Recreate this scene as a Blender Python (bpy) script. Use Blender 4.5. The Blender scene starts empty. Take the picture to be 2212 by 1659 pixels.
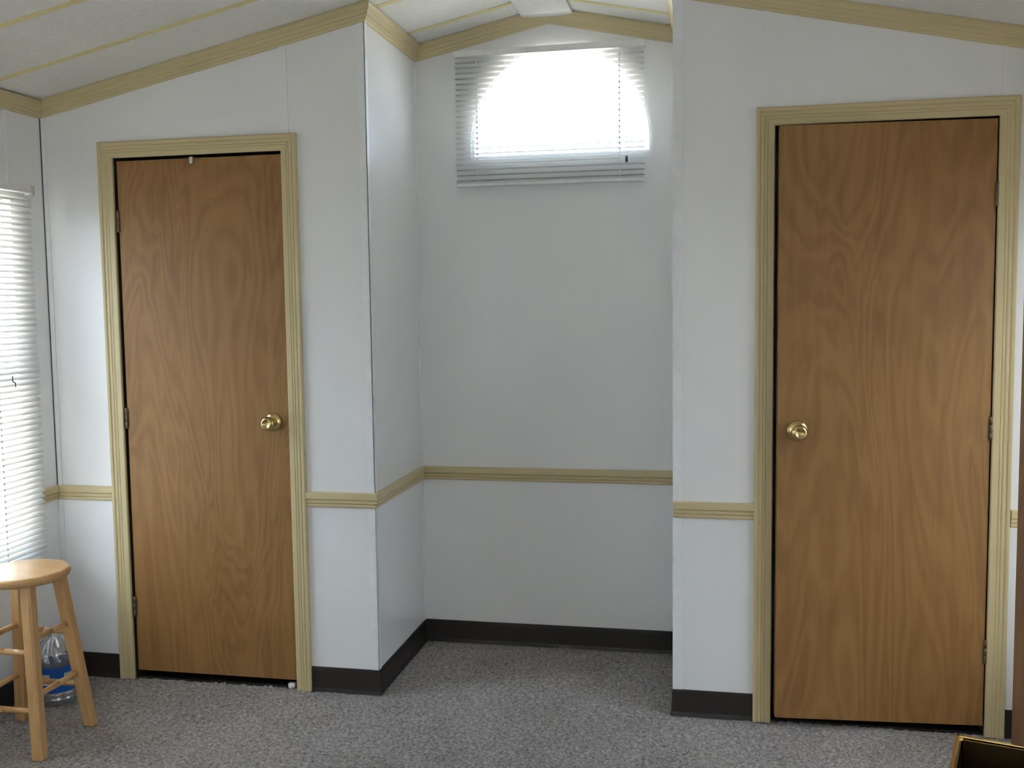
import bpy, bmesh, math, random
import numpy as np
from mathutils import Vector, Matrix
random.seed(7)
rng = np.random.default_rng(7)
S = bpy.context.scene
C = S.collection
PI = math.pi

# ------------------------------------------------------------------ camera
YAW, PITCH, ROLL, FPX = .2008, -.081, -.0127, 2175.39
fw = Vector((-math.sin(YAW)*math.cos(PITCH), math.cos(YAW)*math.cos(PITCH), math.sin(PITCH)))
rt = Vector((math.cos(YAW), math.sin(YAW), 0)); up = rt.cross(fw)
r2 = rt*math.cos(ROLL)+up*math.sin(ROLL); u2 = -rt*math.sin(ROLL)+up*math.cos(ROLL)
cd = bpy.data.cameras.new('camera'); cam = bpy.data.objects.new('camera', cd); C.objects.link(cam)
cd.sensor_width = 36; cd.lens = FPX/2212*36; cd.clip_start = .05
cam.matrix_world = Matrix(((r2.x, u2.x, -fw.x, .0556), (r2.y, u2.y, -fw.y, -3.4569), (r2.z, u2.z, -fw.z, 1.4441), (0, 0, 0, 1)))
S.camera = cam

# ------------------------------------------------------------------ daylight and exposure
w = bpy.data.worlds.new('overcast_sky'); S.world = w; w.use_nodes = True
bg = w.node_tree.nodes['Background']; bg.inputs[0].default_value = (.69, .825, 1, 1); bg.inputs[1].default_value = 1.0
S.view_settings.view_transform = 'Standard'; S.view_settings.look = 'None'
S.view_settings.gamma = 1; S.view_settings.use_curve_mapping = False
S.view_settings.exposure = 3.15
S.cycles.max_bounces = 10; S.cycles.diffuse_bounces = 6; S.cycles.transparent_max_bounces = 16
S.cycles.caustics_reflective = False; S.cycles.caustics_refractive = False
S.cycles.sample_clamp_indirect = 4

sl = bpy.data.lights.new('sun', 'SUN'); sl.energy = 9.0; sl.angle = math.radians(1); sl.color = (1, .93, .82)
so = bpy.data.objects.new('sun', sl); C.objects.link(so)
so.rotation_euler = (math.radians(25), 0, 0)          # high, from behind the viewer

def portal(name, loc, rot, sx, sy):
    l = bpy.data.lights.new(name, 'AREA'); l.shape = 'RECTANGLE'; l.size = sx; l.size_y = sy
    l.cycles.is_portal = True
    o = bpy.data.objects.new(name, l); C.objects.link(o); o.location = loc; o.rotation_euler = rot


# ------------------------------------------------------------------ helpers
def link(name, me, m=None, parent=None):
    o = bpy.data.objects.new(name, me); C.objects.link(o)
    if m and not me.materials: me.materials.append(m)
    if parent: o.parent = parent
    return o


def obj(name, bm, m=None, parent=None, smooth=False):
    me = bpy.data.meshes.new(name)
    bmesh.ops.recalc_face_normals(bm, faces=bm.faces)
    bm.to_mesh(me); bm.free()
    if smooth:
        for p in me.polygons: p.use_smooth = True
    return link(name, me, m, parent)


def tag(o, label, cat, group=None, kind=None):
    o['label'] = label; o['category'] = cat
    if group: o['group'] = group
    if kind: o['kind'] = kind
    return o


def empty(name, loc=(0, 0, 0), rz=0):
    o = bpy.data.objects.new(name, None); C.objects.link(o); o.location = loc; o.rotation_euler = (0, 0, rz)
    o.empty_display_size = .1
    return o


def box(bm, x0, x1, y0, y1, z0, z1, bev=0):
    b = bmesh.new()
    r = bmesh.ops.create_cube(b, size=1)
    bmesh.ops.scale(b, vec=(x1-x0, y1-y0, z1-z0), verts=b.verts)
    bmesh.ops.translate(b, vec=((x0+x1)/2, (y0+y1)/2, (z0+z1)/2), verts=b.verts)
    if bev: bmesh.ops.bevel(b, geom=b.edges[:], offset=bev, segments=2, affect='EDGES', profile=.5)
    merge(bm, b)
    return bm


def merge(bm, b):
    me = bpy.data.meshes.new('tmp'); b.to_mesh(me); b.free(); bm.from_mesh(me); bpy.data.meshes.remove(me)


def prism(bm, poly, axis, a, b):
    """poly of 2D points; axis 'y': points are (x,z) extruded y a..b; axis 'x': points are (y,z)"""
    def P(p, t): return (p[0], t, p[1]) if axis == 'y' else ((t, p[0], p[1]) if axis == 'x' else (p[0], p[1], t))
    v0 = [bm.verts.new(P(p, a)) for p in poly]; v1 = [bm.verts.new(P(p, b)) for p in poly]
    bm.faces.new(v0); bm.faces.new(v1[::-1])
    n = len(poly)
    for i in range(n):
        bm.faces.new((v0[i], v1[i], v1[(i+1) % n], v0[(i+1) % n]))
    return bm


def lathe(bm, prof, n=32, axis='z', loc=(0, 0, 0), cap=True):
    """prof: (r, h)"""
    rings = []
    for r, h in prof:
        ring = []
        for k in range(n):
            a = 2*PI*k/n; x, y = r*math.cos(a), r*math.sin(a)
            if axis == 'z': p = (x, y, h)
            elif axis == '-y': p = (x, -h, y)
            else: p = (h, x, y)
            ring.append(bm.verts.new((p[0]+loc[0], p[1]+loc[1], p[2]+loc[2])))
        rings.append(ring)
    for a, b in zip(rings, rings[1:]):
        for k in range(n):
            bm.faces.new((a[k], a[(k+1) % n], b[(k+1) % n], b[k]))
    if cap:
        bm.faces.new(rings[0]); bm.faces.new(rings[-1])
    return bm


def tube(bm, a, b, r, n=10, r1=None):
    a, b = Vector(a), Vector(b); d = (b-a).normalized()
    u = d.orthogonal().normalized(); v = d.cross(u)
    r1 = r if r1 is None else r1
    A = [bm.verts.new(a+(u*math.cos(2*PI*k/n)+v*math.sin(2*PI*k/n))*r) for k in range(n)]
    B = [bm.verts.new(b+(u*math.cos(2*PI*k/n)+v*math.sin(2*PI*k/n))*r1) for k in range(n)]
    for k in range(n): bm.faces.new((A[k], A[(k+1) % n], B[(k+1) % n], B[k]))
    bm.faces.new(A); bm.faces.new(B)
    return bm


def seg(bm, p0, p1, un, vn, prof, m0=(0, 0), m1=(0, 0)):
    """extrude profile [(u,v)] from p0 to p1; ends sheared by m.(u,v) along the run (mitres)"""
    p0, p1, un, vn = Vector(p0), Vector(p1), Vector(un), Vector(vn)
    t = p1-p0
    h = Vector((t.x, t.y, 0)).length if m0[1] == 0 and m1[1] == 0 and abs(t.z) < .9*t.length else t.length
    t = t/h
    A = [bm.verts.new(p0+un*u+vn*v+t*(m0[0]*u+m0[1]*v)) for u, v in prof]
    B = [bm.verts.new(p1+un*u+vn*v+t*(m1[0]*u+m1[1]*v)) for u, v in prof]
    n = len(prof)
    for i in range(n): bm.faces.new((A[i], A[(i+1) % n], B[(i+1) % n], B[i]))
    bm.faces.new(A); bm.faces.new(B[::-1])
    return bm


# ------------------------------------------------------------------ materials
class NT:
    def __init__(self, name):
        self.m = bpy.data.materials.new(name); self.m.use_nodes = True
        self.t = self.m.node_tree; self.b = self.t.nodes['Principled BSDF']

    def n(self, typ, **kw):
        n = self.t.nodes.new('ShaderNode'+typ)
        for k, v in kw.items():
            if k in n.inputs: n.inputs[k].default_value = v
            else: setattr(n, k, v)
        return n

    def l(self, a, b): self.t.links.new(a, b)

    def coords(self, scale=(1, 1, 1), loc=(0, 0, 0)):
        tc = self.n('TexCoord'); mp = self.n('Mapping')
        mp.inputs['Scale'].default_value = scale; mp.inputs['Location'].default_value = loc
        self.l(tc.outputs['Object'], mp.inputs[0]); return mp.outputs[0]

    def noise(self, vec, scale, detail=3, rough=.5, dist=0):
        n = self.n('TexNoise'); n.inputs['Scale'].default_value = scale; n.inputs['Detail'].default_value = detail
        n.inputs['Roughness'].default_value = rough; n.inputs['Distortion'].default_value = dist
        self.l(vec, n.inputs['Vector']); return n.outputs['Fac']

    def ramp(self, fac, stops):
        r = self.n('ValToRGB'); e = r.color_ramp.elements
        while len(e) < len(stops): e.new(.5)
        for el, (p, c) in zip(e, stops): el.position = p; el.color = (*c, 1)
        self.l(fac, r.inputs[0]); return r.outputs[0]

    def bump(self, h, strength=.2, dist=.01):
        b = self.n('Bump'); b.inputs['Strength'].default_value = strength; b.inputs['Distance'].default_value = dist
        self.l(h, b.inputs['Height']); self.l(b.outputs[0], self.b.inputs['Normal'])

    def set(self, color=None, rough=.5, spec=.5, metal=0, coat=0, coat_rough=.2):
        if color is not None:
            if hasattr(color, 'is_linked'): self.l(color, self.b.inputs['Base Color'])
            else: self.b.inputs['Base Color'].default_value = (*color, 1)
        self.b.inputs['Roughness'].default_value = rough; self.b.inputs['Specular IOR Level'].default_value = spec
        self.b.inputs['Metallic'].default_value = metal; self.b.inputs['Coat Weight'].default_value = coat
        self.b.inputs['Coat Roughness'].default_value = coat_rough
        return self


def math_node(M, op, a, b=None):
    n = M.n('Math', operation=op)
    if hasattr(a, 'is_linked'): M.l(a, n.inputs[0])
    else: n.inputs[0].default_value = a
    if b is not None:
        if hasattr(b, 'is_linked'): M.l(b, n.inputs[1])
        else: n.inputs[1].default_value = b
    return n.outputs[0]


def plain(name, col, rough=.5, spec=.5, metal=0, var=.04, scale=30):
    M = NT(name); f = M.noise(M.coords(), scale, 3)
    M.set(M.ramp(f, [(.3, tuple(c*(1-var) for c in col)), (.7, tuple(min(1, c*(1+var)) for c in col))]), rough, spec, metal)
    return M.m


def wall_mat():
    M = NT('white_vinyl_wallboard'); v = M.coords()
    f = M.noise(v, 2.2, 2); g = M.noise(v, 260, 2)
    M.set(M.ramp(f, [(.3, (.795, .795, .795)), (.7, (.82, .82, .817))]), .21, .55)
    M.bump(g, .10, .0004); return M.m


def ceil_mat():
    M = NT('textured_white_ceiling_panel'); v = M.coords((1, 3, 1))
    g = M.noise(v, 38, 5, .65); s = M.noise(M.coords(), 120, 3)
    h = math_node(M, 'ADD', g, math_node(M, 'MULTIPLY', s, .5))
    M.set(M.ramp(g, [(.35, (.78, .77, .73)), (.65, (.86, .85, .81))]), .8, .25)
    M.bump(h, .5, .006); return M.m


def trim_mat(name, stretch, base=(.585, .485, .275)):
    M = NT(name); v = M.coords(stretch)
    f = M.noise(v, 12, 4, .6); g = M.noise(v, 60, 2)
    a = tuple(c*.94 for c in base); b = tuple(min(1, c*1.05) for c in base)
    M.set(M.ramp(f, [(.3, a), (.7, b)]), .34, .5)
    M.bump(g, .05, .0004); return M.m


def birch_mat(name, seed, dark=(.225, .108, .031), light=(.345, .183, .060)):
    M = NT(name)
    v = M.coords((1, 1, .22), (seed*3.7, seed*1.3, seed*2.1))
    big = M.noise(v, 4.2, 3, .45, .8)
    rings = math_node(M, 'SINE', math_node(M, 'MULTIPLY', big, 95))
    v2 = M.coords((1, 1, .05), (seed, 0, 0)); streak = M.noise(v2, 30, 4, .6)
    v3 = M.coords((1, 1, .045), (seed, 0, 0)); fine = M.noise(v3, 210, 4, .65)
    v4 = M.coords((1, 1, .8), (seed, 0, 0)); blot = M.noise(v4, 4, 3, .55)
    s = math_node(M, 'ADD', math_node(M, 'MULTIPLY', rings, .10), math_node(M, 'MULTIPLY', streak, .50))
    s = math_node(M, 'ADD', s, math_node(M, 'MULTIPLY', fine, .36))
    s = math_node(M, 'ADD', s, math_node(M, 'MULTIPLY', blot, .38))
    s = math_node(M, 'MULTIPLY', s, .80)
    mid = tuple((a+b)/2 for a, b in zip(dark, light))
    M.set(M.ramp(s, [(.30, dark), (.5, mid), (.70, light)]), .46, .42, 0, .0, .3)
    M.bump(fine, .05, .001); return M.m


def pine_mat(name, stretch):
    M = NT(name); v = M.coords(stretch)
    f = M.noise(v, 18, 4, .6, .3); g = M.noise(v, 90, 3)
    s = math_node(M, 'ADD', math_node(M, 'MULTIPLY', f, .7), math_node(M, 'MULTIPLY', g, .3))
    M.set(M.ramp(s, [(.3, (.45, .235, .085)), (.7, (.64, .40, .175))]), .30, .5, 0, .25, .15); return M.m


def carpet_mat():
    M = NT('taupe_cut_pile_carpet'); v = M.coords((1, 1, 1))
    f = M.noise(v, 88, 4, .78); g = M.noise(v, 3.0, 2); k = M.noise(v, 330, 2)
    s = math_node(M, 'ADD', math_node(M, 'MULTIPLY', f, .75), math_node(M, 'MULTIPLY', k, .25))
    s = math_node(M, 'ADD', s, math_node(M, 'MULTIPLY', math_node(M, 'SUBTRACT', g, .5), .10))
    M.set(M.ramp(s, [(.36, (.10, .086, .080)), (.5, (.305, .277, .262)), (.64, (.57, .53, .505))]), .95, .1)
    M.b.inputs['Sheen Weight'].default_value = .15
    M.bump(f, .6, .01); return M.m


def brass_mat():
    M = NT('polished_brass'); f = M.noise(M.coords(), 20, 2)
    M.set(M.ramp(f, [(.3, (.62, .47, .20)), (.7, (.72, .56, .27))]), .16, .5, 1); return M.m


def glass_mat(name, tint, rough=.02, refl=.10):
    M = NT(name); t = M.t
    t.nodes.remove(M.b); out = t.nodes['Material Output']
    tr = M.n('BsdfTransparent'); tr.inputs[0].default_value = (*tint, 1)
    gl = M.n('BsdfGlossy'); gl.inputs['Roughness'].default_value = rough
    fr = M.n('Fresnel'); fr.inputs[0].default_value = 1.45
    mx = M.n('MixShader'); ge = M.n('NewGeometry')
    M.l(math_node(M, 'MULTIPLY', fr.outputs[0], math_node(M, 'SUBTRACT', 1.0, ge.outputs['Backfacing'])), mx.inputs[0]); M.l(tr.outputs[0], mx.inputs[1]); M.l(gl.outputs[0], mx.inputs[2])
    M.l(mx.outputs[0], out.inputs[0]); return M.m


def slat_mat(name='white_vinyl_blind_slat', tr=.40):
    M = NT(name); t = M.t; out = t.nodes['Material Output']
    f = M.noise(M.coords(), 40, 2)
    M.set(M.ramp(f, [(.3, (.80, .80, .79)), (.7, (.84, .84, .83))]), .4, .4)
    tl = M.n('BsdfTranslucent'); tl.inputs[0].default_value = (.75, .75, .72, 1)
    mx = M.n('MixShader'); mx.inputs[0].default_value = tr
    M.l(M.b.outputs[0], mx.inputs[1]); M.l(tl.outputs[0], mx.inputs[2]); M.l(mx.outputs[0], out.inputs[0]); return M.m


WALL = wall_mat(); CEIL = ceil_mat()
TRIM_X = trim_mat('tan_trim_along_x', (.06, 1, 1)); TRIM_Y = trim_mat('tan_trim_along_y', (1, .06, 1)); TRIM_Z = trim_mat('tan_trim_upright', (1, 1, .06))
BATTEN = plain('yellowed_batten', (.76, .68, .36), .6, .3)
WHITE = plain('white_plastic', (.80, .80, .78), .35)
CORNER = plain('white_corner_strip', (.79, .80, .81), .35)
COVE = plain('dark_brown_vinyl_cove', (.024, .018, .015), .45, .4)
BIRCH1 = birch_mat('birch_door_print', 1.0); BIRCH2 = birch_mat('birch_door_print_swirled', 4.2)
BIRCH3 = birch_mat('birch_door_print_dark', 7.5, (.21, .098, .042), (.30, .16, .07))
CARPET = carpet_mat(); BRASS = brass_mat(); SLAT = slat_mat(); THIN_SLAT = slat_mat('thin_vinyl_blind_slat', .60)
HINGE = plain('dull_bronze_hinge', (.16, .125, .08), .4, .5, .8)
GLASS = glass_mat('window_glass', (.97, .98, .98))
FRAME = plain('white_window_frame', (.78, .79, .80), .4)
JAMB = plain('gap_shade_jamb', (.050, .036, .024), .6)  # dark colour stands in for the shade in the door gap
GREYPL = plain('pale_grey_plastic', (.62, .62, .58), .4)
CORD = plain('blind_cord', (.78, .78, .76), .7)
DARK = plain('dark_cord_end', (.06, .06, .06), .5)

# ------------------------------------------------------------------ measures
XL, XR, YR, D = -2.462, 1.27, -8.6, .618
C1, C2 = -1.165, -.0866
RX, RZ, SL, SR = -.6075, 2.6105, .211, .214
def cz(x): return RZ-SL*(RX-x) if x < RX else RZ-SR*(x-RX)
ZC0, ZC1 = .7005, .7565
WT = .075                                    # wall thickness
L1, L2, LZ = -2.161, -1.4865, 2.0
R1, R2_, RZT = .2412, .9234, 2.0077
JT = .018


def structure(name, bm, m, label, cat, parent=None):
    o = obj(name, bm, m, parent)
    if not parent: tag(o, label, cat, None, 'structure')
    return o


# ------------------------------------------------------------------ exterior ground and floor
b = bmesh.new(); box(b, -14, 14, -16, 14, -.75, -.6)
structure('ground', b, plain('pale_concrete_yard', (.55, .54, .52), .9, .1, 0, .08, 2), 'pale concrete yard outside the windows', 'ground')

def carpet():
    x0, x1, y0, y1, st = XL+.005, XR-.005, -1.5, .612, .0068
    nx, ny = int((x1-x0)/st)+1, int((y1-y0)/st)+1
    X, Y = np.meshgrid(np.linspace(x0, x1, nx), np.linspace(y0, y1, ny))
    h = rng.normal(0, 1, (ny, nx))
    h2 = (h+np.roll(h, 1, 0)+np.roll(h, 1, 1)+np.roll(h, (1, 1), (0, 1)))/2
    Z = .0022*h2*.55+.0018*h*.5-.002
    X = X+rng.normal(0, .0012, X.shape); Y = Y+rng.normal(0, .0012, Y.shape)
    Z[0, :] = -.003; Z[-1, :] = -.003; Z[:, 0] = -.003; Z[:, -1] = -.003
    X[:, 0] = x0; X[:, -1] = x1; Y[0, :] = y0; Y[-1, :] = y1
    co = np.stack([X, Y, Z], 2).reshape(-1, 3).astype(np.float32)
    i = np.arange(ny*nx).reshape(ny, nx)
    q = np.stack([i[:-1, :-1], i[:-1, 1:], i[1:, 1:], i[1:, :-1]], 2).reshape(-1)
    extra = np.array([[x0, YR, -.003], [x1, YR, -.003], [x1, y0, -.003], [x0, y0, -.003]], np.float32)
    nv = len(co); co = np.vstack([co, extra])
    q = np.concatenate([q, [nv, nv+1, nv+2, nv+3]]).astype(np.int32)
    me = bpy.data.meshes.new('floor'); me.vertices.add(len(co)); me.vertices.foreach_set('co', co.ravel())
    me.loops.add(len(q)); me.loops.foreach_set('vertex_index', q)
    me.polygons.add(len(q)//4); me.polygons.foreach_set('loop_start', np.arange(0, len(q), 4, dtype=np.int32))
    me.update(calc_edges=True)
    for p in me.polygons: p.use_smooth = True
    o = link('floor', me, CARPET); tag(o, 'taupe grey cut pile carpet covering the whole floor', 'carpet', None, 'structure')
    b = bmesh.new(); box(b, XL-.1, XR+.1, YR-.1, D+.1, -.12, -.02)
    obj('subfloor', b, plain('plywood_subfloor', (.35, .25, .15), .8), o)
carpet()

# ------------------------------------------------------------------ walls
def cells_wall(x0, x1, hx0, hx1, hz, top):
    """wall face cells in (x,z) around a door hole that reaches the floor"""
    xs = [x0, hx0, hx1, x1]
    out = [[(x0, -.01), (hx0, -.01), (hx0, top(hx0)), (x0, top(x0))], [(hx1, -.01), (x1, -.01), (x1, top(x1)), (hx1, top(hx1))],
           [(hx0, hz), (hx1, hz), (hx1, top(hx1)), (hx0, top(hx0))]]
    return out

def strip(parent, x0, x1, z0, z1, y=0, name='batten', t=.004, m=None):
    b = bmesh.new(); prism(b, [(x0, z0), (x1, z0), (x1, z1(x1) if callable(z1) else z1), (x0, z1(x0) if callable(z1) else z1)], 'y', y-t, y)
    return obj(name, b, m or WALL, parent)

top = lambda x: cz(x)+.004
b = bmesh.new()
for c in cells_wall(XL, C1, L1-JT, L2+JT, LZ+JT, top): prism(b, c, 'y', 0, WT)
wfl = structure('wall_front_left', b, WALL, 'white panelled wall around the left closet door', 'wall')
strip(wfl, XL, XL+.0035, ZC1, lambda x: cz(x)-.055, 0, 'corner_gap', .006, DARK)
strip(wfl, -1.485, -1.457, LZ+.06, lambda x: cz(x)-.06); strip(wfl, XL+.001, XL+.022, .093, ZC0, 0, 'corner_strip', .004, CORNER)
strip(wfl, XL+.001, XL+.022, ZC1, lambda x: cz(x)-.055, 0, 'corner_strip', .004, CORNER)
for z0, z1 in ((.093, ZC0), (ZC1, lambda x: cz(x)-.05)):
    strip(wfl, C1-.024, C1+.003, z0, z1, 0, 'corner_strip', .003, CORNER)
b = bmesh.new()
for c in cells_wall(C2, XR, R1-JT, R2_+JT, RZT+JT, top): prism(b, c, 'y', 0, WT)
wfr = structure('wall_front_right', b, WALL, 'white panelled wall around the right closet door', 'wall')
strip(wfr, .2015, .226, RZT+.06, lambda x: cz(x)-.06); strip(wfr, .928, .948, RZT+.06, lambda x: cz(x)-.06)
for z0, z1 in ((.093, ZC0), (ZC1, lambda x: cz(x)-.05)):
    strip(wfr, C2-.003, C2+.028, z0, z1, 0, 'corner_strip', .003, CORNER)

b = bmesh.new(); prism(b, [(C1-WT, -.01), (C1, -.01), (C1, cz(C1)+.004), (C1-WT, cz(C1-WT)+.004)], 'y', WT, D)
wal = structure('wall_alcove_left', b, WALL, 'white side wall on the left of the alcove', 'wall')
for z0, z1 in ((.093, ZC0), (ZC1, cz(C1)-.05)):
    b = bmesh.new(); box(b, C1, C1+.003, -.003, .024, z0, z1); obj('corner_strip', b, CORNER, wal)
    b = bmesh.new(); box(b, C1, C1+.003, D-.02, D, z0, z1); obj('corner_strip', b, CORNER, wal)
b = bmesh.new(); prism(b, [(C2, -.01), (C2+WT, -.01), (C2+WT, cz(C2+WT)+.004), (C2, cz(C2)+.004)], 'y', WT, D)
war = structure('wall_alcove_right', b, WALL, 'white side wall on the right of the alcove', 'wall')

# back wall with half-round window hole
AX, AZ, AR, AB = -.565, 2.09, .368, 2.03  # radius enlarged to take in the glare around the window
b = bmesh.new(); BT = .085
prism(b, [(XL-.12, -.1), (AX-AR, -.1), (AX-AR, top(AX-AR)), (XL-.12, top(XL-.12))], 'y', D, D+BT)
prism(b, [(AX+AR, -.1), (XR+.12, -.1), (XR+.12, top(XR+.12)), (AX+AR, top(AX+AR))], 'y', D, D+BT)
prism(b, [(AX-AR, -.1), (AX+AR, -.1), (AX+AR, AB), (AX-AR, AB)], 'y', D, D+BT)
n = 28
arc = [(AX-AR*math.cos(PI*k/n), AZ+AR*math.sin(PI*k/n)) for k in range(n+1)]
for p, q in zip(arc, arc[1:]):
    xs = [p, q]
    if p[0] < RX < q[0]: prism(b, [p, q, (q[0], top(q[0])), (RX, top(RX)), (p[0], top(p[0]))], 'y', D, D+BT)
    else: prism(b, [p, q, (q[0], top(q[0])), (p[0], top(p[0]))], 'y', D, D+BT)
wb = structure('wall_back', b, WALL, 'white end wall of the alcove below the half-round window', 'wall')

# left wall with window hole
WY0, WY1, WZ0, WZ1 = -1.16, -.190, .50, 1.845
BW = (-6.7, -4.9, .40, 2.0)
def side_wall(name, xa, xb, holes, label, ht):
    b = bmesh.new(); y = YR-.1
    for (y0, y1, z0, z1) in sorted(holes):
        prism(b, [(y, -.01), (y0, -.01), (y0, ht), (y, ht)], 'x', xa, xb)
        if z0 > 0: prism(b, [(y0, -.01), (y1, -.01), (y1, z0), (y0, z0)], 'x', xa, xb)
        prism(b, [(y0, z1), (y1, z1), (y1, ht), (y0, ht)], 'x', xa, xb); y = y1
    prism(b, [(y, -.01), (D, -.01), (D, ht), (y, ht)], 'x', xa, xb)
    return structure(name, b, WALL, label, 'wall')
wl = side_wall('wall_left', XL-.11, XL, [(WY0, WY1, WZ0, WZ1), BW], 'white left wall with the tall window and blind', cz(XL)+.004)
for y0, z0, z1 in ((-.200, WZ1+.06, cz(XL)-.06),):
    b = bmesh.new(); box(b, XL, XL+.004, y0, y0+.024, z0, z1); obj('batten', b, WALL, wl)
RW = (-1.25, -.22, .50, 1.845); DOORH = (-2.25, -1.50, 0, 2.03)
wr = side_wall('wall_right', XR, XR+.11, [RW, DOORH, BW], 'white right wall with a window and the open doorway', cz(XR)+.004)
# partition and unseen room beyond it, added to fill the near room with light
QX0, QX1, QZ1, QY = -2.15, 1.0, 2.12, -4.6
b = bmesh.new()
prism(b, [(XL, -.01), (QX0, -.01), (QX0, top(QX0)), (XL, top(XL))], 'y', QY-.1, QY)
prism(b, [(QX1, -.01), (XR, -.01), (XR, top(XR)), (QX1, top(QX1))], 'y', QY-.1, QY)
prism(b, [(QX0, QZ1), (QX1, QZ1), (QX1, top(QX1)), (RX, top(RX)), (QX0, top(QX0))], 'y', QY-.1, QY)
structure('added_partition', b, WALL, 'unseen white partition added to hide the fill windows behind the viewer', 'wall')
b = bmesh.new(); prism(b, [(XL, -.01), (XR, -.01), (XR, top(XR)), (RX, top(RX)), (XL, top(XL))], 'y', YR-.1, YR)
structure('added_rear_wall', b, WALL, 'white end wall of the added room beyond the partition', 'wall')
# short hall behind the doorway
b = bmesh.new()
box(b, XR+.11, XR+1.1, -2.33, -2.25, -.02, 2.3); box(b, XR+.11, XR+1.1, -1.50, -1.42, -.02, 2.3); box(b, XR+1.1, XR+1.18, -2.33, -1.42, -.02, 2.3)
box(b, XR+.11, XR+1.18, -2.33, -1.42, 2.3, 2.36); box(b, XR+.0, XR+1.18, -2.33, -1.42, -.1, -.02)
structure('wall_hall', b, WALL, 'white walls of the short hall beyond the open doorway', 'wall')

# ------------------------------------------------------------------ ceiling
b = bmesh.new()
prism(b, [(XL-.11, cz(XL-.11)+.02), (RX, RZ+.02), (XR+.11, cz(XR+.11)+.02), (XR+.11, cz(XR+.11)+.12), (RX, RZ+.12), (XL-.11, cz(XL-.11)+.12)], 'y', YR-.1, D+BT)
ce = structure('ceiling', b, CEIL, 'white textured ceiling sloping up to a ridge', 'ceiling')
ys = [.432-.374*k for k in range(25)]
edges = [D]+[y for y in ys if y > YR]+[YR]
for side in (0, 1):
    xa, xb = (XL, RX) if side == 0 else (RX, XR)
    for y1, y0 in zip(edges, edges[1:]):
        b = bmesh.new(); prism(b, [(xa, cz(xa)), (xb, cz(xb)), (xb, cz(xb)+.016), (xa, cz(xa)+.016)], 'y', y0+.002, y1-.002)
        obj('ceiling_panel', b, CEIL, ce)
    for y in ys:
        if y <= YR+.02: continue
        b = bmesh.new(); prism(b, [(xa, cz(xa)-.002), (xb, cz(xb)-.002), (xb, cz(xb)+.001), (xa, cz(xa)+.001)], 'y', y-.014, y+.014)
        obj('batten', b, BATTEN, ce)
b = bmesh.new(); box(b, RX-.102, RX+.102, YR, D-.002, 2.574, 2.586, .002)
obj('ridge_board', b, plain('white_ridge_board', (.78, .78, .76), .5), ce)

# ------------------------------------------------------------------ crown, chair rail, baseboard, casing
CROWN = [(0, -.060), (.007, -.060), (.010, -.052), (.014, -.049), (.016, -.040), (.021, -.037), (.024, -.027), (.029, -.023), (.031, -.012), (.034, -.008), (.034, -.001), (0, -.001)]
RAIL = [(0, 0), (.007, 0), (.010, .004), (.010, .010), (.007, .013), (.012, .017), (.012, .023), (.008, .027), (.014, .031), (.014, .052), (.010, .056), (0, .056)]
BASE = [(0, 0), (.011, 0), (.0085, .006), (.006, .014), (.005, .080), (.004, .091), (0, .093)]
tn = [0]
def trim(label, segs, prof, m, cat='trim', smooth=False):
    tn[0] += 1
    b = bmesh.new()
    for s in segs: seg(b, *s[:4], prof, *s[4:])
    return tag(obj('trim_%d' % tn[0], b, m), label, cat, None, 'structure')
UP = (0, 0, 1)
def cp(x, y): return (x, y, cz(x))
trim('tan crown moulding along the top of the left wall', [(cp(XL, YR), cp(XL, 0), (1, 0, 0), UP, (0, 0), (-1, 0))], CROWN, TRIM_Y)
trim('tan crown moulding sloping above the left closet door', [(cp(XL, 0), cp(C1, 0), (0, -1, 0), UP, (1, 0), (1, 0))], CROWN, TRIM_X)
trim('tan crown moulding on the left side wall of the alcove', [(cp(C1, 0), cp(C1, D), (1, 0, 0), UP, (-1, 0), (-1, 0))], CROWN, TRIM_Y)
trim('tan crown moulding peaking above the half-round window', [(cp(C1, D), cp(RX, D), (0, -1, 0), UP, (1, 0), (0, 0)), (cp(RX, D), cp(C2, D), (0, -1, 0), UP, (0, 0), (-1, 0))], CROWN, TRIM_X)
trim('tan crown moulding on the right side wall of the alcove', [(cp(C2, D), cp(C2, 0), (-1, 0, 0), UP, (1, 0), (1, 0))], CROWN, TRIM_Y)
trim('tan crown moulding sloping above the right closet door', [(cp(C2, 0), cp(XR, 0), (0, -1, 0), UP, (-1, 0), (-1, 0))], CROWN, TRIM_X)
trim('tan crown moulding along the top of the right wall', [(cp(XR, 0), cp(XR, YR), (-1, 0, 0), UP, (1, 0), (0, 0))], CROWN, TRIM_Y)
CW = .0595
zr = ZC0
trim('tan chair rail on the left wall beside the blind', [((XL, -.128, zr), (XL, 0, zr), (1, 0, 0), UP, (0, 0), (-1, 0))], RAIL, TRIM_Y)
trim('tan chair rail between the room corner and the left closet door', [((XL, 0, zr), (L1-CW, 0, zr), (0, -1, 0), UP, (1, 0), (0, 0))], RAIL, TRIM_X)
trim('tan chair rail from the left closet door to the alcove corner', [((L2+CW, 0, zr), (C1, 0, zr), (0, -1, 0), UP, (0, 0), (1, 0))], RAIL, TRIM_X)
trim('tan chair rail on the left side wall of the alcove', [((C1, 0, zr), (C1, D, zr), (1, 0, 0), UP, (-1, 0), (-1, 0))], RAIL, TRIM_Y)
trim('tan chair rail across the end wall of the alcove', [((C1, D, zr), (C2, D, zr), (0, -1, 0), UP, (1, 0), (-1, 0))], RAIL, TRIM_X)
trim('tan chair rail from the alcove to the right closet door', [((C2, 0, zr), (R1-CW, 0, zr), (0, -1, 0), UP, (0, 0), (0, 0))], RAIL, TRIM_X)
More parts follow.
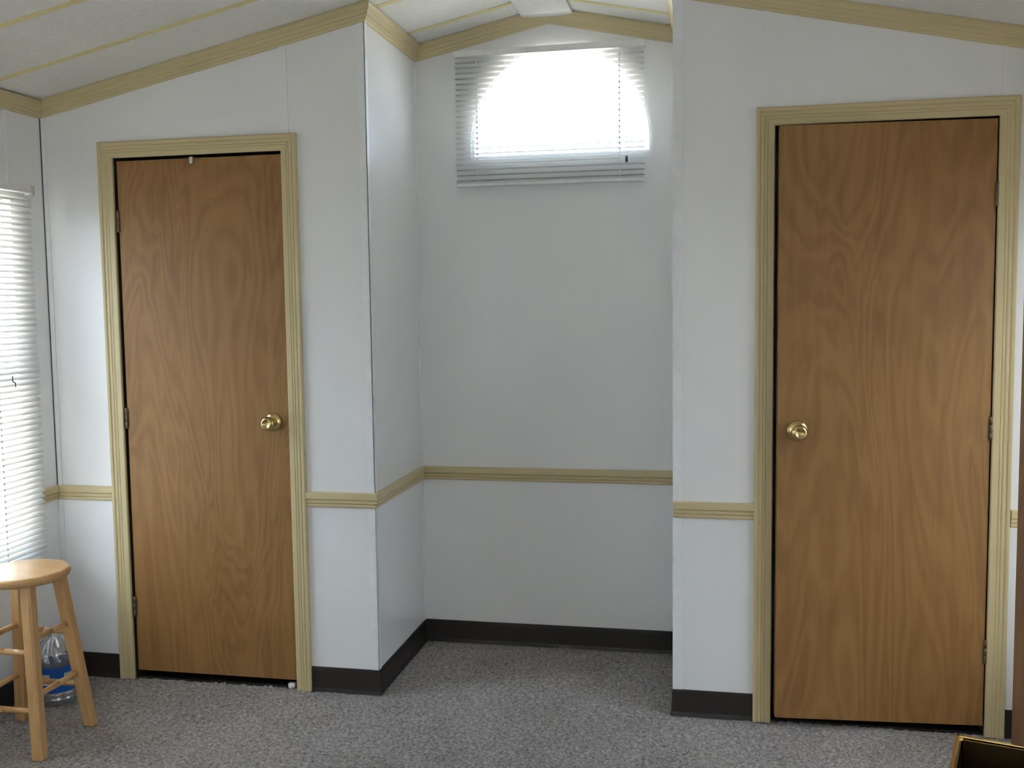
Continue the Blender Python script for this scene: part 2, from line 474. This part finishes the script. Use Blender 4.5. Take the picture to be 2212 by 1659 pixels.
trim('short end of tan chair rail past the right closet door', [((R2_+CW+.004, 0, zr), (XR, 0, zr), (0, -1, 0), UP, (0, 0), (-1, 0))], RAIL, TRIM_X)

def base(side, label, segs):
    b = bmesh.new()
    for s in segs: seg(b, *s[:4], BASE, *s[4:])
    tag(obj('baseboard_'+side, b, COVE), label, 'baseboard', None, 'structure')
base('left', 'dark brown vinyl baseboard along the left wall', [((XL, YR, 0), (XL, 0, 0), (1, 0, 0), UP, (0, 0), (-1, 0))])
base('front_left', 'dark brown baseboard between the room corner and left closet door', [((XL, 0, 0), (L1-CW, 0, 0), (0, -1, 0), UP, (1, 0), (0, 0))])
base('alcove_left', 'dark brown baseboard wrapping the left corner into the alcove', [((L2+CW, 0, 0), (C1, 0, 0), (0, -1, 0), UP, (0, 0), (1, 0)), ((C1, 0, 0), (C1, D, 0), (1, 0, 0), UP, (-1, 0), (-1, 0))])
base('back', 'dark brown baseboard across the end wall of the alcove', [((C1, D, 0), (C2, D, 0), (0, -1, 0), UP, (1, 0), (-1, 0))])
base('alcove_right', 'dark brown baseboard wrapping the right corner out of the alcove', [((C2, D, 0), (C2, 0, 0), (-1, 0, 0), UP, (1, 0), (1, 0)), ((C2, 0, 0), (R1-CW, 0, 0), (0, -1, 0), UP, (-1, 0), (0, 0))])
base('front_right', 'short dark brown baseboard past the right closet door', [((R2_+CW, 0, 0), (XR, 0, 0), (0, -1, 0), UP, (0, 0), (-1, 0))])
base('right', 'dark brown baseboard under the right wall window', [((XR, 0, 0), (XR, -1.5, 0), (-1, 0, 0), UP, (1, 0), (0, 0))])

CASE = [(0, 0), (.010, 0), (.012, .003), (.0125, .019), (.0105, .0215), (.013, .025), (.013, .028), (.0108, .031), (.0142, .0355), (.0142, .041), (.0118, .0445), (.0162, .049), (.017, .055), (.014, .0595), (0, .0595)]
def casing(x0, x1, zt, label):
    tn[0] += 1
    r = tag(empty('trim_%d' % tn[0], ((x0+x1)/2, 0, 0)), label, 'door casing', None, 'structure')
    ox = (x0+x1)/2
    def part(name, b, m):
        bmesh.ops.translate(b, vec=(-ox, 0, 0), verts=b.verts); return obj(name, b, m, r)
    b = bmesh.new(); seg(b, (x0, 0, 0), (x0, 0, zt), (0, -1, 0), (-1, 0, 0), CASE, (0, 0), (0, 1)); part('casing_leg', b, TRIM_Z)
    b = bmesh.new(); seg(b, (x1, 0, 0), (x1, 0, zt), (0, -1, 0), (1, 0, 0), CASE, (0, 0), (0, 1)); part('casing_leg', b, TRIM_Z)
    b = bmesh.new(); seg(b, (x0, 0, zt), (x1, 0, zt), (0, -1, 0), (0, 0, 1), CASE, (0, -1), (0, 1)); part('casing_head', b, TRIM_X)
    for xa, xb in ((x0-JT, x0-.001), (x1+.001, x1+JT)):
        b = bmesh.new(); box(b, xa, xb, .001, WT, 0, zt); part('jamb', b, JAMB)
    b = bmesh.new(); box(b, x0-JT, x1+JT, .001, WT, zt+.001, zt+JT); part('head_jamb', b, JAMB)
    b = bmesh.new(); box(b, x0, x1, .008, WT+.05, -.004, .0055, .001); part('under_door_shade', b, COVE)  # dark strip added in place of the shade under the door
    return r
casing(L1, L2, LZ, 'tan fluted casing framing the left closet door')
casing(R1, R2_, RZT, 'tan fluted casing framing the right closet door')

# ------------------------------------------------------------------ doors
def knob(parent, x, z, y=0.0):
    b = bmesh.new(); lathe(b, [(.0345, 0), (.0345, .003), (.032, .007), (.024, .010), (.015, .012)], 32, '-y', (x, y, z))
    ro = obj('rosette', b, BRASS, parent, True)
    b = bmesh.new(); lathe(b, [(.011, .010), (.0105, .024), (.014, .029), (.021, .034), (.0255, .042), (.0265, .049), (.025, .056), (.020, .061), (.014, .0635), (.0135, .0615), (.004, .061)], 32, '-y', (x, y, z))
    obj('knob', b, BRASS, parent, True)

def hinges(parent, x, zs, y=-.004):
    for z in zs:
        b = bmesh.new(); lathe(b, [(.0025, -.041), (.0055, -.038), (.0055, -.013), (.0050, -.0125), (.0055, -.012), (.0055, .012), (.0050, .0125), (.0055, .013), (.0055, .038), (.0025, .041)], 12, 'z', (x, y, z))
        obj('hinge', b, HINGE, parent, True)

# left closet door, closed
def door(name, width, z0, z1, mat, label, loc, rz, knob_x, knob_z, hinge_x, hz):
    b = bmesh.new(); x0, x1 = (0, width) if hinge_x <= 0 else (-width, 0)
    box(b, x0, x1, 0, .035, z0, z1, .0012)
    d = tag(obj(name, b, mat), label, 'door', None, 'structure'); d.location = loc; d.rotation_euler = (0, 0, rz)
    knob(d, knob_x, knob_z); hinges(d, hinge_x-.001 if hinge_x <= 0 else .001, hz)
    return d
d1 = door('door_1', .660, .033, 1.989, BIRCH1, 'closed wood grain left closet door with knob on its right', (-2.1510, .003, 0), 0, .660-.063, 1.012, 0, (1.765, 1.02, .285))
d2 = door('door_2', .667, .034, 2.0005, BIRCH2, 'slightly ajar wood grain right closet door with knob on its left', (.9195, -.002, 0), math.radians(4.0), -.667+.064, 1.010, 1, (1.765, 1.02, .285))
# open room door on the right, seen at its edge
dx, dy = (1.243-.760), (-1.50+.90)
d3 = door('door_3', math.hypot(dx, dy), .02, 2.0, BIRCH3, 'open darker wood door cut off by the right edge of the photo', (.760, -.90, 0), math.atan2(dy, dx), .085, 1.0, 0, ())
b = bmesh.new()
for zc in (1.765, 1.02, .285): lathe(b, [(.004, -.041), (.0055, -.04), (.0055, .04), (.004, .041)], 10, 'z', (math.hypot(dx, dy), -.003, zc))
obj('hinge', b, HINGE, d3, True)

# over-door hook on the left closet door
r = tag(empty('over_door_hook', (-1.845, .003, 1.989)), 'small pale plastic hook over the top of the left closet door', 'hook')
b = bmesh.new(); box(b, -.0065, .0065, -.004, 0, -.020, .003, .001); obj('hook_tongue', b, GREYPL, r)
b = bmesh.new(); box(b, -.0065, .0065, -.004, .037, .0012, .0042, .0005); obj('hook_top', b, GREYPL, r)
# scrap at the door foot
b = bmesh.new(); box(b, -.013, .013, -.009, .009, 0, .018, .003); box(b, -.006, .006, -.014, -.006, 0, .010, .002)
o = tag(obj('door_wedge', b, WHITE), 'tiny white plastic wedge under the left closet door', 'door wedge'); o.location = (-1.515, .012, 0)

# ------------------------------------------------------------------ windows
def window(name, parts, label):
    r = tag(empty(name, parts[0]), label, 'window', None, 'structure'); return r
# window 1 (left wall)
def side_window(name, x_in, x_out, hole, label):
    y0, y1, z0, z1 = hole; xm = (x_in+x_out)/2; t = .018 if x_out > x_in else -.018
    r = tag(empty(name, (xm, (y0+y1)/2, z0)), label, 'window', None, 'structure')
    def P(nm, b, m):
        bmesh.ops.translate(b, vec=(-xm, -(y0+y1)/2, -z0), verts=b.verts); return obj(nm, b, m, r)
    for nm, q in (('frame_side', (y0, y0+.035, z0, z1)), ('frame_side', (y1-.035, y1, z0, z1)), ('frame_rail', (y0+.035, y1-.035, z1-.035, z1)), ('frame_rail', (y0+.035, y1-.035, z0, z0+.035)), ('meeting_rail', (y0+.035, y1-.035, (z0+z1)/2-.02, (z0+z1)/2+.02))):
        b = bmesh.new(); box(b, min(xm-.02, xm+.02), xm+.02, *q, .003); P(nm, b, FRAME)
    for q in ((z0+.035, (z0+z1)/2-.02), ((z0+z1)/2+.02, z1-.035)):
        b = bmesh.new(); box(b, xm-.002, xm+.002, y0+.035, y1-.035, q[0], q[1]); P('pane', b, GLASS)
    return r
side_window('window_1', XL, XL-.11, (WY0, WY1, WZ0, WZ1), 'bright tall window behind the blind in the left wall')
side_window('window_3', XR, XR+.11, RW, 'window in the right wall beside the right closet')
# window 2 arch
r = tag(empty('window_2', (AX, D+.06, AB)), 'glaring half-round window high in the alcove end wall', 'window', None, 'structure')
b = bmesh.new(); W_ = .012
outer = [(AX-AR, AB)]+arc+[(AX+AR, AB)]
inner = [(AX-AR+W_, AB+W_)]+[(AX-(AR-W_)*math.cos(PI*k/n), AZ+(AR-W_)*math.sin(PI*k/n)) for k in range(n+1)]+[(AX+AR-W_, AB+W_)]
for k in range(len(outer)):
    k2 = (k+1) % len(outer)
    prism(b, [outer[k], outer[k2], inner[k2], inner[k]], 'y', D+.012, D+.045)
bmesh.ops.translate(b, vec=(-AX, -D-.06, -AB), verts=b.verts); obj('arched_frame', b, FRAME, r)
b = bmesh.new(); prism(b, inner, 'y', D+.026, D+.030); bmesh.ops.translate(b, vec=(-AX, -D-.06, -AB), verts=b.verts); obj('pane', b, GLASS, r)
side_window('fill_window_left', XL, XL-.11, BW, 'unseen fill-light window added in the left wall beyond the partition')  # unseen windows added as fill light, kept out of the wall reflections
side_window('fill_window_right', XR, XR+.11, BW, 'unseen fill-light window added in the right wall beyond the partition')
# daylight sampling portals just outside the openings
portal('portal_left', (XL-.115, (WY0+WY1)/2, (WZ0+WZ1)/2), (0, -PI/2, 0), WZ1-WZ0, WY1-WY0)
portal('portal_right', (XR+.115, (RW[0]+RW[1])/2, (WZ0+WZ1)/2), (0, PI/2, 0), WZ1-WZ0, RW[1]-RW[0])
portal('portal_arch', (AX, D+BT+.005, (AB+AZ+AR)/2), (-PI/2, 0, 0), AR*2, AR+AZ-AB)
portal('portal_left_rear', (XL-.115, (BW[0]+BW[1])/2, (BW[2]+BW[3])/2), (0, -PI/2, 0), BW[3]-BW[2], BW[1]-BW[0])
portal('portal_right_rear', (XR+.115, (BW[0]+BW[1])/2, (BW[2]+BW[3])/2), (0, PI/2, 0), BW[3]-BW[2], BW[1]-BW[0])

# ------------------------------------------------------------------ blinds
def slat_mesh(length, tilt, mat):
    """slat along local x, width .025; inner (-y) edge tipped down by tilt"""
    bm = bmesh.new(); n = 5; wd = .0250; th = .0007
    pts = []
    for k in range(n):
        s = -1+2*k/(n-1); pts.append((s*wd/2, .0024*(1-s*s)))
    prof = [(p[0], p[1]+th) for p in pts]+[(p[0], p[1]-th) for p in pts[::-1]]
    c, s_ = math.cos(tilt), math.sin(tilt)
    prof = [(p[0]*c-p[1]*s_, p[0]*s_+p[1]*c) for p in prof]
    prism(bm, prof, 'x', -length/2, length/2)
    me = bpy.data.meshes.new('slat'); bmesh.ops.recalc_face_normals(bm, faces=bm.faces); bm.to_mesh(me); bm.free()
    me.materials.append(mat); return me

def blind(loc, rz, length, ztop, zbot, tilt, label, cords, wand, hr=(.030, .026), tail=None, mat=None):
    """local x along the blind, local -y into the room; z given in world; loc.z is the bottom"""
    r = tag(empty('window_blind', (loc[0], loc[1], zbot), rz), label, 'blind', 'white slatted window blinds')
    b = bmesh.new(); box(b, -length/2-.004, length/2+.004, -.013, .016, ztop-zbot, ztop-zbot+hr[1], .002); obj('headrail', b, WHITE, r)
    b = bmesh.new(); box(b, -length/2, length/2, -.011, .011, 0, .014, .003); obj('bottom_rail', b, WHITE, r)
    pitch = .0215; me = slat_mesh(length, tilt, mat or SLAT); z = .024; k = 0
    while z < ztop-zbot-.008:
        o = link('slat', me, None, r); o.location = (random.uniform(-.0012, .0012), 0, z+random.uniform(-.0006, .0006)); o.rotation_euler = (random.uniform(-.03, .03), random.uniform(-.0012, .0012), 0)
        z += pitch
    for x in cords:
        b = bmesh.new()
        for y in (-.0135, .0135): tube(b, (x, y, .01), (x, y, ztop-zbot), .0007, 5)
        tube(b, (x, 0, .01), (x, 0, ztop-zbot), .0008, 5)
        zz = .024
        while zz < ztop-zbot-.008:
            box(b, x-.0035, x+.0035, -.0150, -.0132, zz-.009, zz-.002); zz += pitch
        obj('ladder_cord', b, CORD, r)
    if wand:
        b = bmesh.new(); x, l = wand; tube(b, (x, -.020, ztop-zbot+.004), (x, -.022, ztop-zbot-l), .0022, 8); obj('tilt_wand', b, CORD, r)
        b = bmesh.new(); tube(b, (x, -.022, ztop-zbot-l), (x+.006, -.022, ztop-zbot-l-.05), .0026, 8, .0036); obj('wand_tip', b, GREYPL, r)
    if tail:
        x, zt = tail; b = bmesh.new(); tube(b, (x, -.019, ztop-zbot), (x, -.021, zt-zbot), .0008, 5); obj('lift_cord', b, CORD, r)
        b = bmesh.new(); lathe(b, [(.002, .0), (.0045, -.004), (.0055, -.022), (.002, -.026)], 10, 'z', (x, -.021, zt-zbot)); obj('cord_tassel', b, DARK, r)
    return r
LBL = 1.02
blind((XL+.034, -.135-LBL/2, 0), PI/2, LBL, 1.866, .462, math.radians(39), 'tall white slatted blind over the window by the stool', (-.45, 0, .285), None, tail=None)
# the small dark catch on the tall blind
LEFTB = bpy.data.objects['window_blind']
b = bmesh.new(); tube(b, (LBL/2-.16, -.019, .720), (LBL/2-.16, -.020, .742), .002, 6); tube(b, (LBL/2-.16, -.020, .722), (LBL/2-.147, -.020, .715), .002, 6); tube(b, (LBL/2-.147, -.020, .716), (LBL/2-.147, -.020, .700), .002, 6)
obj('cord_clip', b, DARK, LEFTB)
b = bmesh.new(); box(b, LBL/2+.004, LBL/2+.018, -.016, .018, 1.866-.462-.006, 1.866-.462+.028, .003); obj('headrail_bracket', b, GREYPL, LEFTB)
blind((-.606, D-.030, 0), 0, .762, 2.432, 1.915, math.radians(-4), 'small white blind over the half-round alcove window', (-.29, .285), None, tail=(.313, 2.012), mat=THIN_SLAT)

RB = blind((XR-.034, (RW[0]+RW[1])/2, 0), -PI/2, 1.12, 1.866, .462, math.radians(46), 'unseen white slatted blind added to dim the right wall window', (-.45, 0, .45), None)  # unseen blind, added to cut the light from the right
# ------------------------------------------------------------------ wooden stool
SX, SY, SZ = -2.205, -.56, .580
st = tag(empty('bar_stool', (SX, SY, 0)), 'light wooden stool with round seat beside the tall blind', 'stool')
PINE_F = pine_mat('varnished_pine_seat', (.12, 1, 1)); PINE_V = pine_mat('varnished_pine_upright', (1, 1, .06)); PINE_X = pine_mat('varnished_pine_rung', (.08, .08, 1))
b = bmesh.new(); lathe(b, [(.128, SZ-.032), (.140, SZ-.030), (.147, SZ-.024), (.150, SZ-.015), (.149, SZ-.008), (.144, SZ-.002), (.136, SZ)], 56)
obj('seat', b, PINE_F, st, True)
FO = .135; TO = .078
def legpt(sx, sy, z):
    t = z/(SZ-.03); return Vector((sx*(FO+(TO-FO)*t), sy*(FO+(TO-FO)*t), z))
for sx, sy in ((1, -1), (1, 1), (-1, 1), (-1, -1)):
    b = bmesh.new(); h = .0195; ring = []
    cs = [(h, h-.006), (h-.006, h), (-h+.006, h), (-h, h-.006), (-h, -h+.006), (-h+.006, -h), (h-.006, -h), (h, -h+.006)]
    rings = []
    for z in (0, .004, SZ-.025):
        k = .93 if z == 0 else 1; c = legpt(sx, sy, z)
        rings.append([b.verts.new((c.x+p[0]*k, c.y+p[1]*k, z)) for p in cs])
    for A, B in zip(rings, rings[1:]):
        for i in range(8): b.faces.new((A[i], A[(i+1) % 8], B[(i+1) % 8], B[i]))
    b.faces.new(rings[0]); b.faces.new(rings[-1]); obj('leg', b, PINE_V, st)
for (a, c), zs in ((((1, -1), (-1, -1)), (.334, .149)), (((1, 1), (-1, 1)), (.340, .150)), (((1, -1), (1, 1)), (.375, .197)), (((-1, -1), (-1, 1)), (.360, .175))):
    for z in zs:
        b = bmesh.new(); p, q = legpt(*a, z), legpt(*c, z); m_ = (p+q)/2
        tube(b, p, m_, .0085, 12, .0105); tube(b, m_, q, .0105, 12, .0085); obj('rung', b, PINE_X, st, True)

# ------------------------------------------------------------------ water jug
bt = tag(empty('water_bottle', (-2.322, -.250, 0)), 'clear plastic water jug with blue label on carpet behind the stool', 'bottle')
CLEAR = glass_mat('clear_pet_plastic', (.84, .88, .90), .10)
t_ = CLEAR.node_tree; o_ = t_.nodes['Material Output']; prev = o_.inputs[0].links[0].from_socket
g_ = t_.nodes.new('ShaderNodeBsdfGlossy'); g_.inputs['Roughness'].default_value = .14
x_ = t_.nodes.new('ShaderNodeMixShader'); x_.inputs[0].default_value = .24
t_.links.new(prev, x_.inputs[1]); t_.links.new(g_.outputs[0], x_.inputs[2]); t_.links.new(x_.outputs[0], o_.inputs[0])
d_ = t_.nodes.new('ShaderNodeBsdfTranslucent'); d_.inputs[0].default_value = (.80, .83, .85, 1); d2_ = t_.nodes.new('ShaderNodeBsdfDiffuse'); d2_.inputs[0].default_value = (.78, .81, .83, 1)
y_ = t_.nodes.new('ShaderNodeMixShader'); z_ = t_.nodes.new('ShaderNodeMixShader'); z_.inputs[0].default_value = .16
t_.links.new(d_.outputs[0], y_.inputs[1]); t_.links.new(d2_.outputs[0], y_.inputs[2])
t_.links.new(x_.outputs[0], z_.inputs[1]); t_.links.new(y_.outputs[0], z_.inputs[2]); t_.links.new(z_.outputs[0], o_.inputs[0])
def jug_r(z):
    pts = [(0, .060), (.006, .071), (.02, .077), (.05, .077), (.055, .075), (.146, .075), (.150, .077), (.165, .079), (.195, .075), (.215, .062), (.232, .042), (.243, .026), (.248, .018), (.260, .018), (.275, .018)]
    for (z0, r0), (z1, r1) in zip(pts, pts[1:]):
        if z0 <= z <= z1: return r0+(r1-r0)*(z-z0)/(z1-z0)
    return .018
b = bmesh.new(); nz, na = 64, 72; rings = []
for i in range(nz+1):
    z = .258*i/nz; rr = jug_r(z); ring = []
    for k in range(na):
        a = 2*PI*k/na; amp = 0
        if .152 < z < .245: amp = .0042*min(1, (z-.152)/.02, (.245-z)/.02)*math.sin(12*a+z*42)
        elif .008 < z < .068: amp = .0018*math.sin(z*2*PI/.02)
        ring.append(b.verts.new(((rr+amp)*math.cos(a), (rr+amp)*math.sin(a), z)))
    rings.append(ring)
for A, B in zip(rings, rings[1:]):
    for k in range(na): b.faces.new((A[k], A[(k+1) % na], B[(k+1) % na], B[k]))
b.faces.new(rings[0]); obj('jug_body', b, CLEAR, bt, True)
b = bmesh.new(); lathe(b, [(.0765, .054), (.0768, .057), (.0768, .143), (.0765, .146)], 64, cap=False)
BLUE = plain('blue_label', (.012, .10, .42), .35); obj('label_band', b, BLUE, bt, True)
for a0, a1 in ((-1.72, -1.27), (-.64, -.19), (.5, 1.0), (2.0, 2.5)):
    b = bmesh.new(); V = []
    for k in range(9):
        a = a0+(a1-a0)*k/8
        V.append([b.verts.new((.0773*math.cos(a), .0773*math.sin(a), z)) for z in (.092, .124)])
    for A, B in zip(V, V[1:]): b.faces.new((A[0], B[0], B[1], A[1]))
    ML = NT('white_label_patch_red_flecks'); f = ML.noise(ML.coords(), 60, 2)
    ML.set(ML.ramp(f, [(.54, (.62, .58, .56)), (.62, (.45, .10, .09))]), .4); obj('label_patch', b, ML.m, bt)
b = bmesh.new(); lathe(b, [(.0771, .084), (.0771, .090)], 64, cap=False); obj('label_stripe', b, WHITE, bt, True)
b = bmesh.new(); lathe(b, [(.019, .249), (.0195, .251), (.0195, .264), (.018, .266)], 24); obj('cap', b, plain('pale_cap', (.66, .68, .70), .4), bt, True)

# ------------------------------------------------------------------ square bin with brass edges
BH, BWD = .465, .20
BROWN = plain('dark_bronze_metal', (.20, .13, .055), .28, .5, .85)
rz = math.radians(-16)
bc = Vector((.588, -1.125, 0))+Matrix.Rotation(rz, 3, 'Z') @ Vector((BWD/2, -BWD/2, 0))
bn = tag(empty('waste_bin', bc, rz), 'dark brown bin with brass edges before the open wood door', 'bin')
h = BWD/2
sq = [(-h, h), (h, h), (h, -h), (-h, -h)]
for k in range(4):
    p, q = sq[k], sq[(k+1) % 4]
    b = bmesh.new(); v = []
    for rr in (.975, .925):
        v.append([b.verts.new((p[0]*rr, p[1]*rr, .012)), b.verts.new((q[0]*rr, q[1]*rr, .012)), b.verts.new((q[0]*rr, q[1]*rr, BH-.004)), b.verts.new((p[0]*rr, p[1]*rr, BH-.004))])
    b.faces.new(v[0]); b.faces.new(v[1])
    for i in range(4): b.faces.new((v[0][i], v[0][(i+1) % 4], v[1][(i+1) % 4], v[1][i]))
    obj('side_panel', b, BROWN, bn)
    b = bmesh.new(); box(b, p[0]*.965-.008, p[0]*.965+.008, p[1]*.965-.008, p[1]*.965+.008, 0, BH-.002, .002); obj('corner_strip', b, BRASS, bn)
    x0_, x1_ = sorted((p[0], q[0])); y0_, y1_ = sorted((p[1], q[1]))
    b = bmesh.new(); box(b, x0_-(.001 if x0_ == x1_ else 0)-.004, x1_+.005, y0_-.005, y1_+.005, BH-.006, BH+.003, .002); obj('rim_strip', b, BRASS, bn)
b = bmesh.new(); box(b, -h*.95, h*.95, -h*.95, h*.95, .004, .014); obj('bin_bottom', b, BROWN, bn)
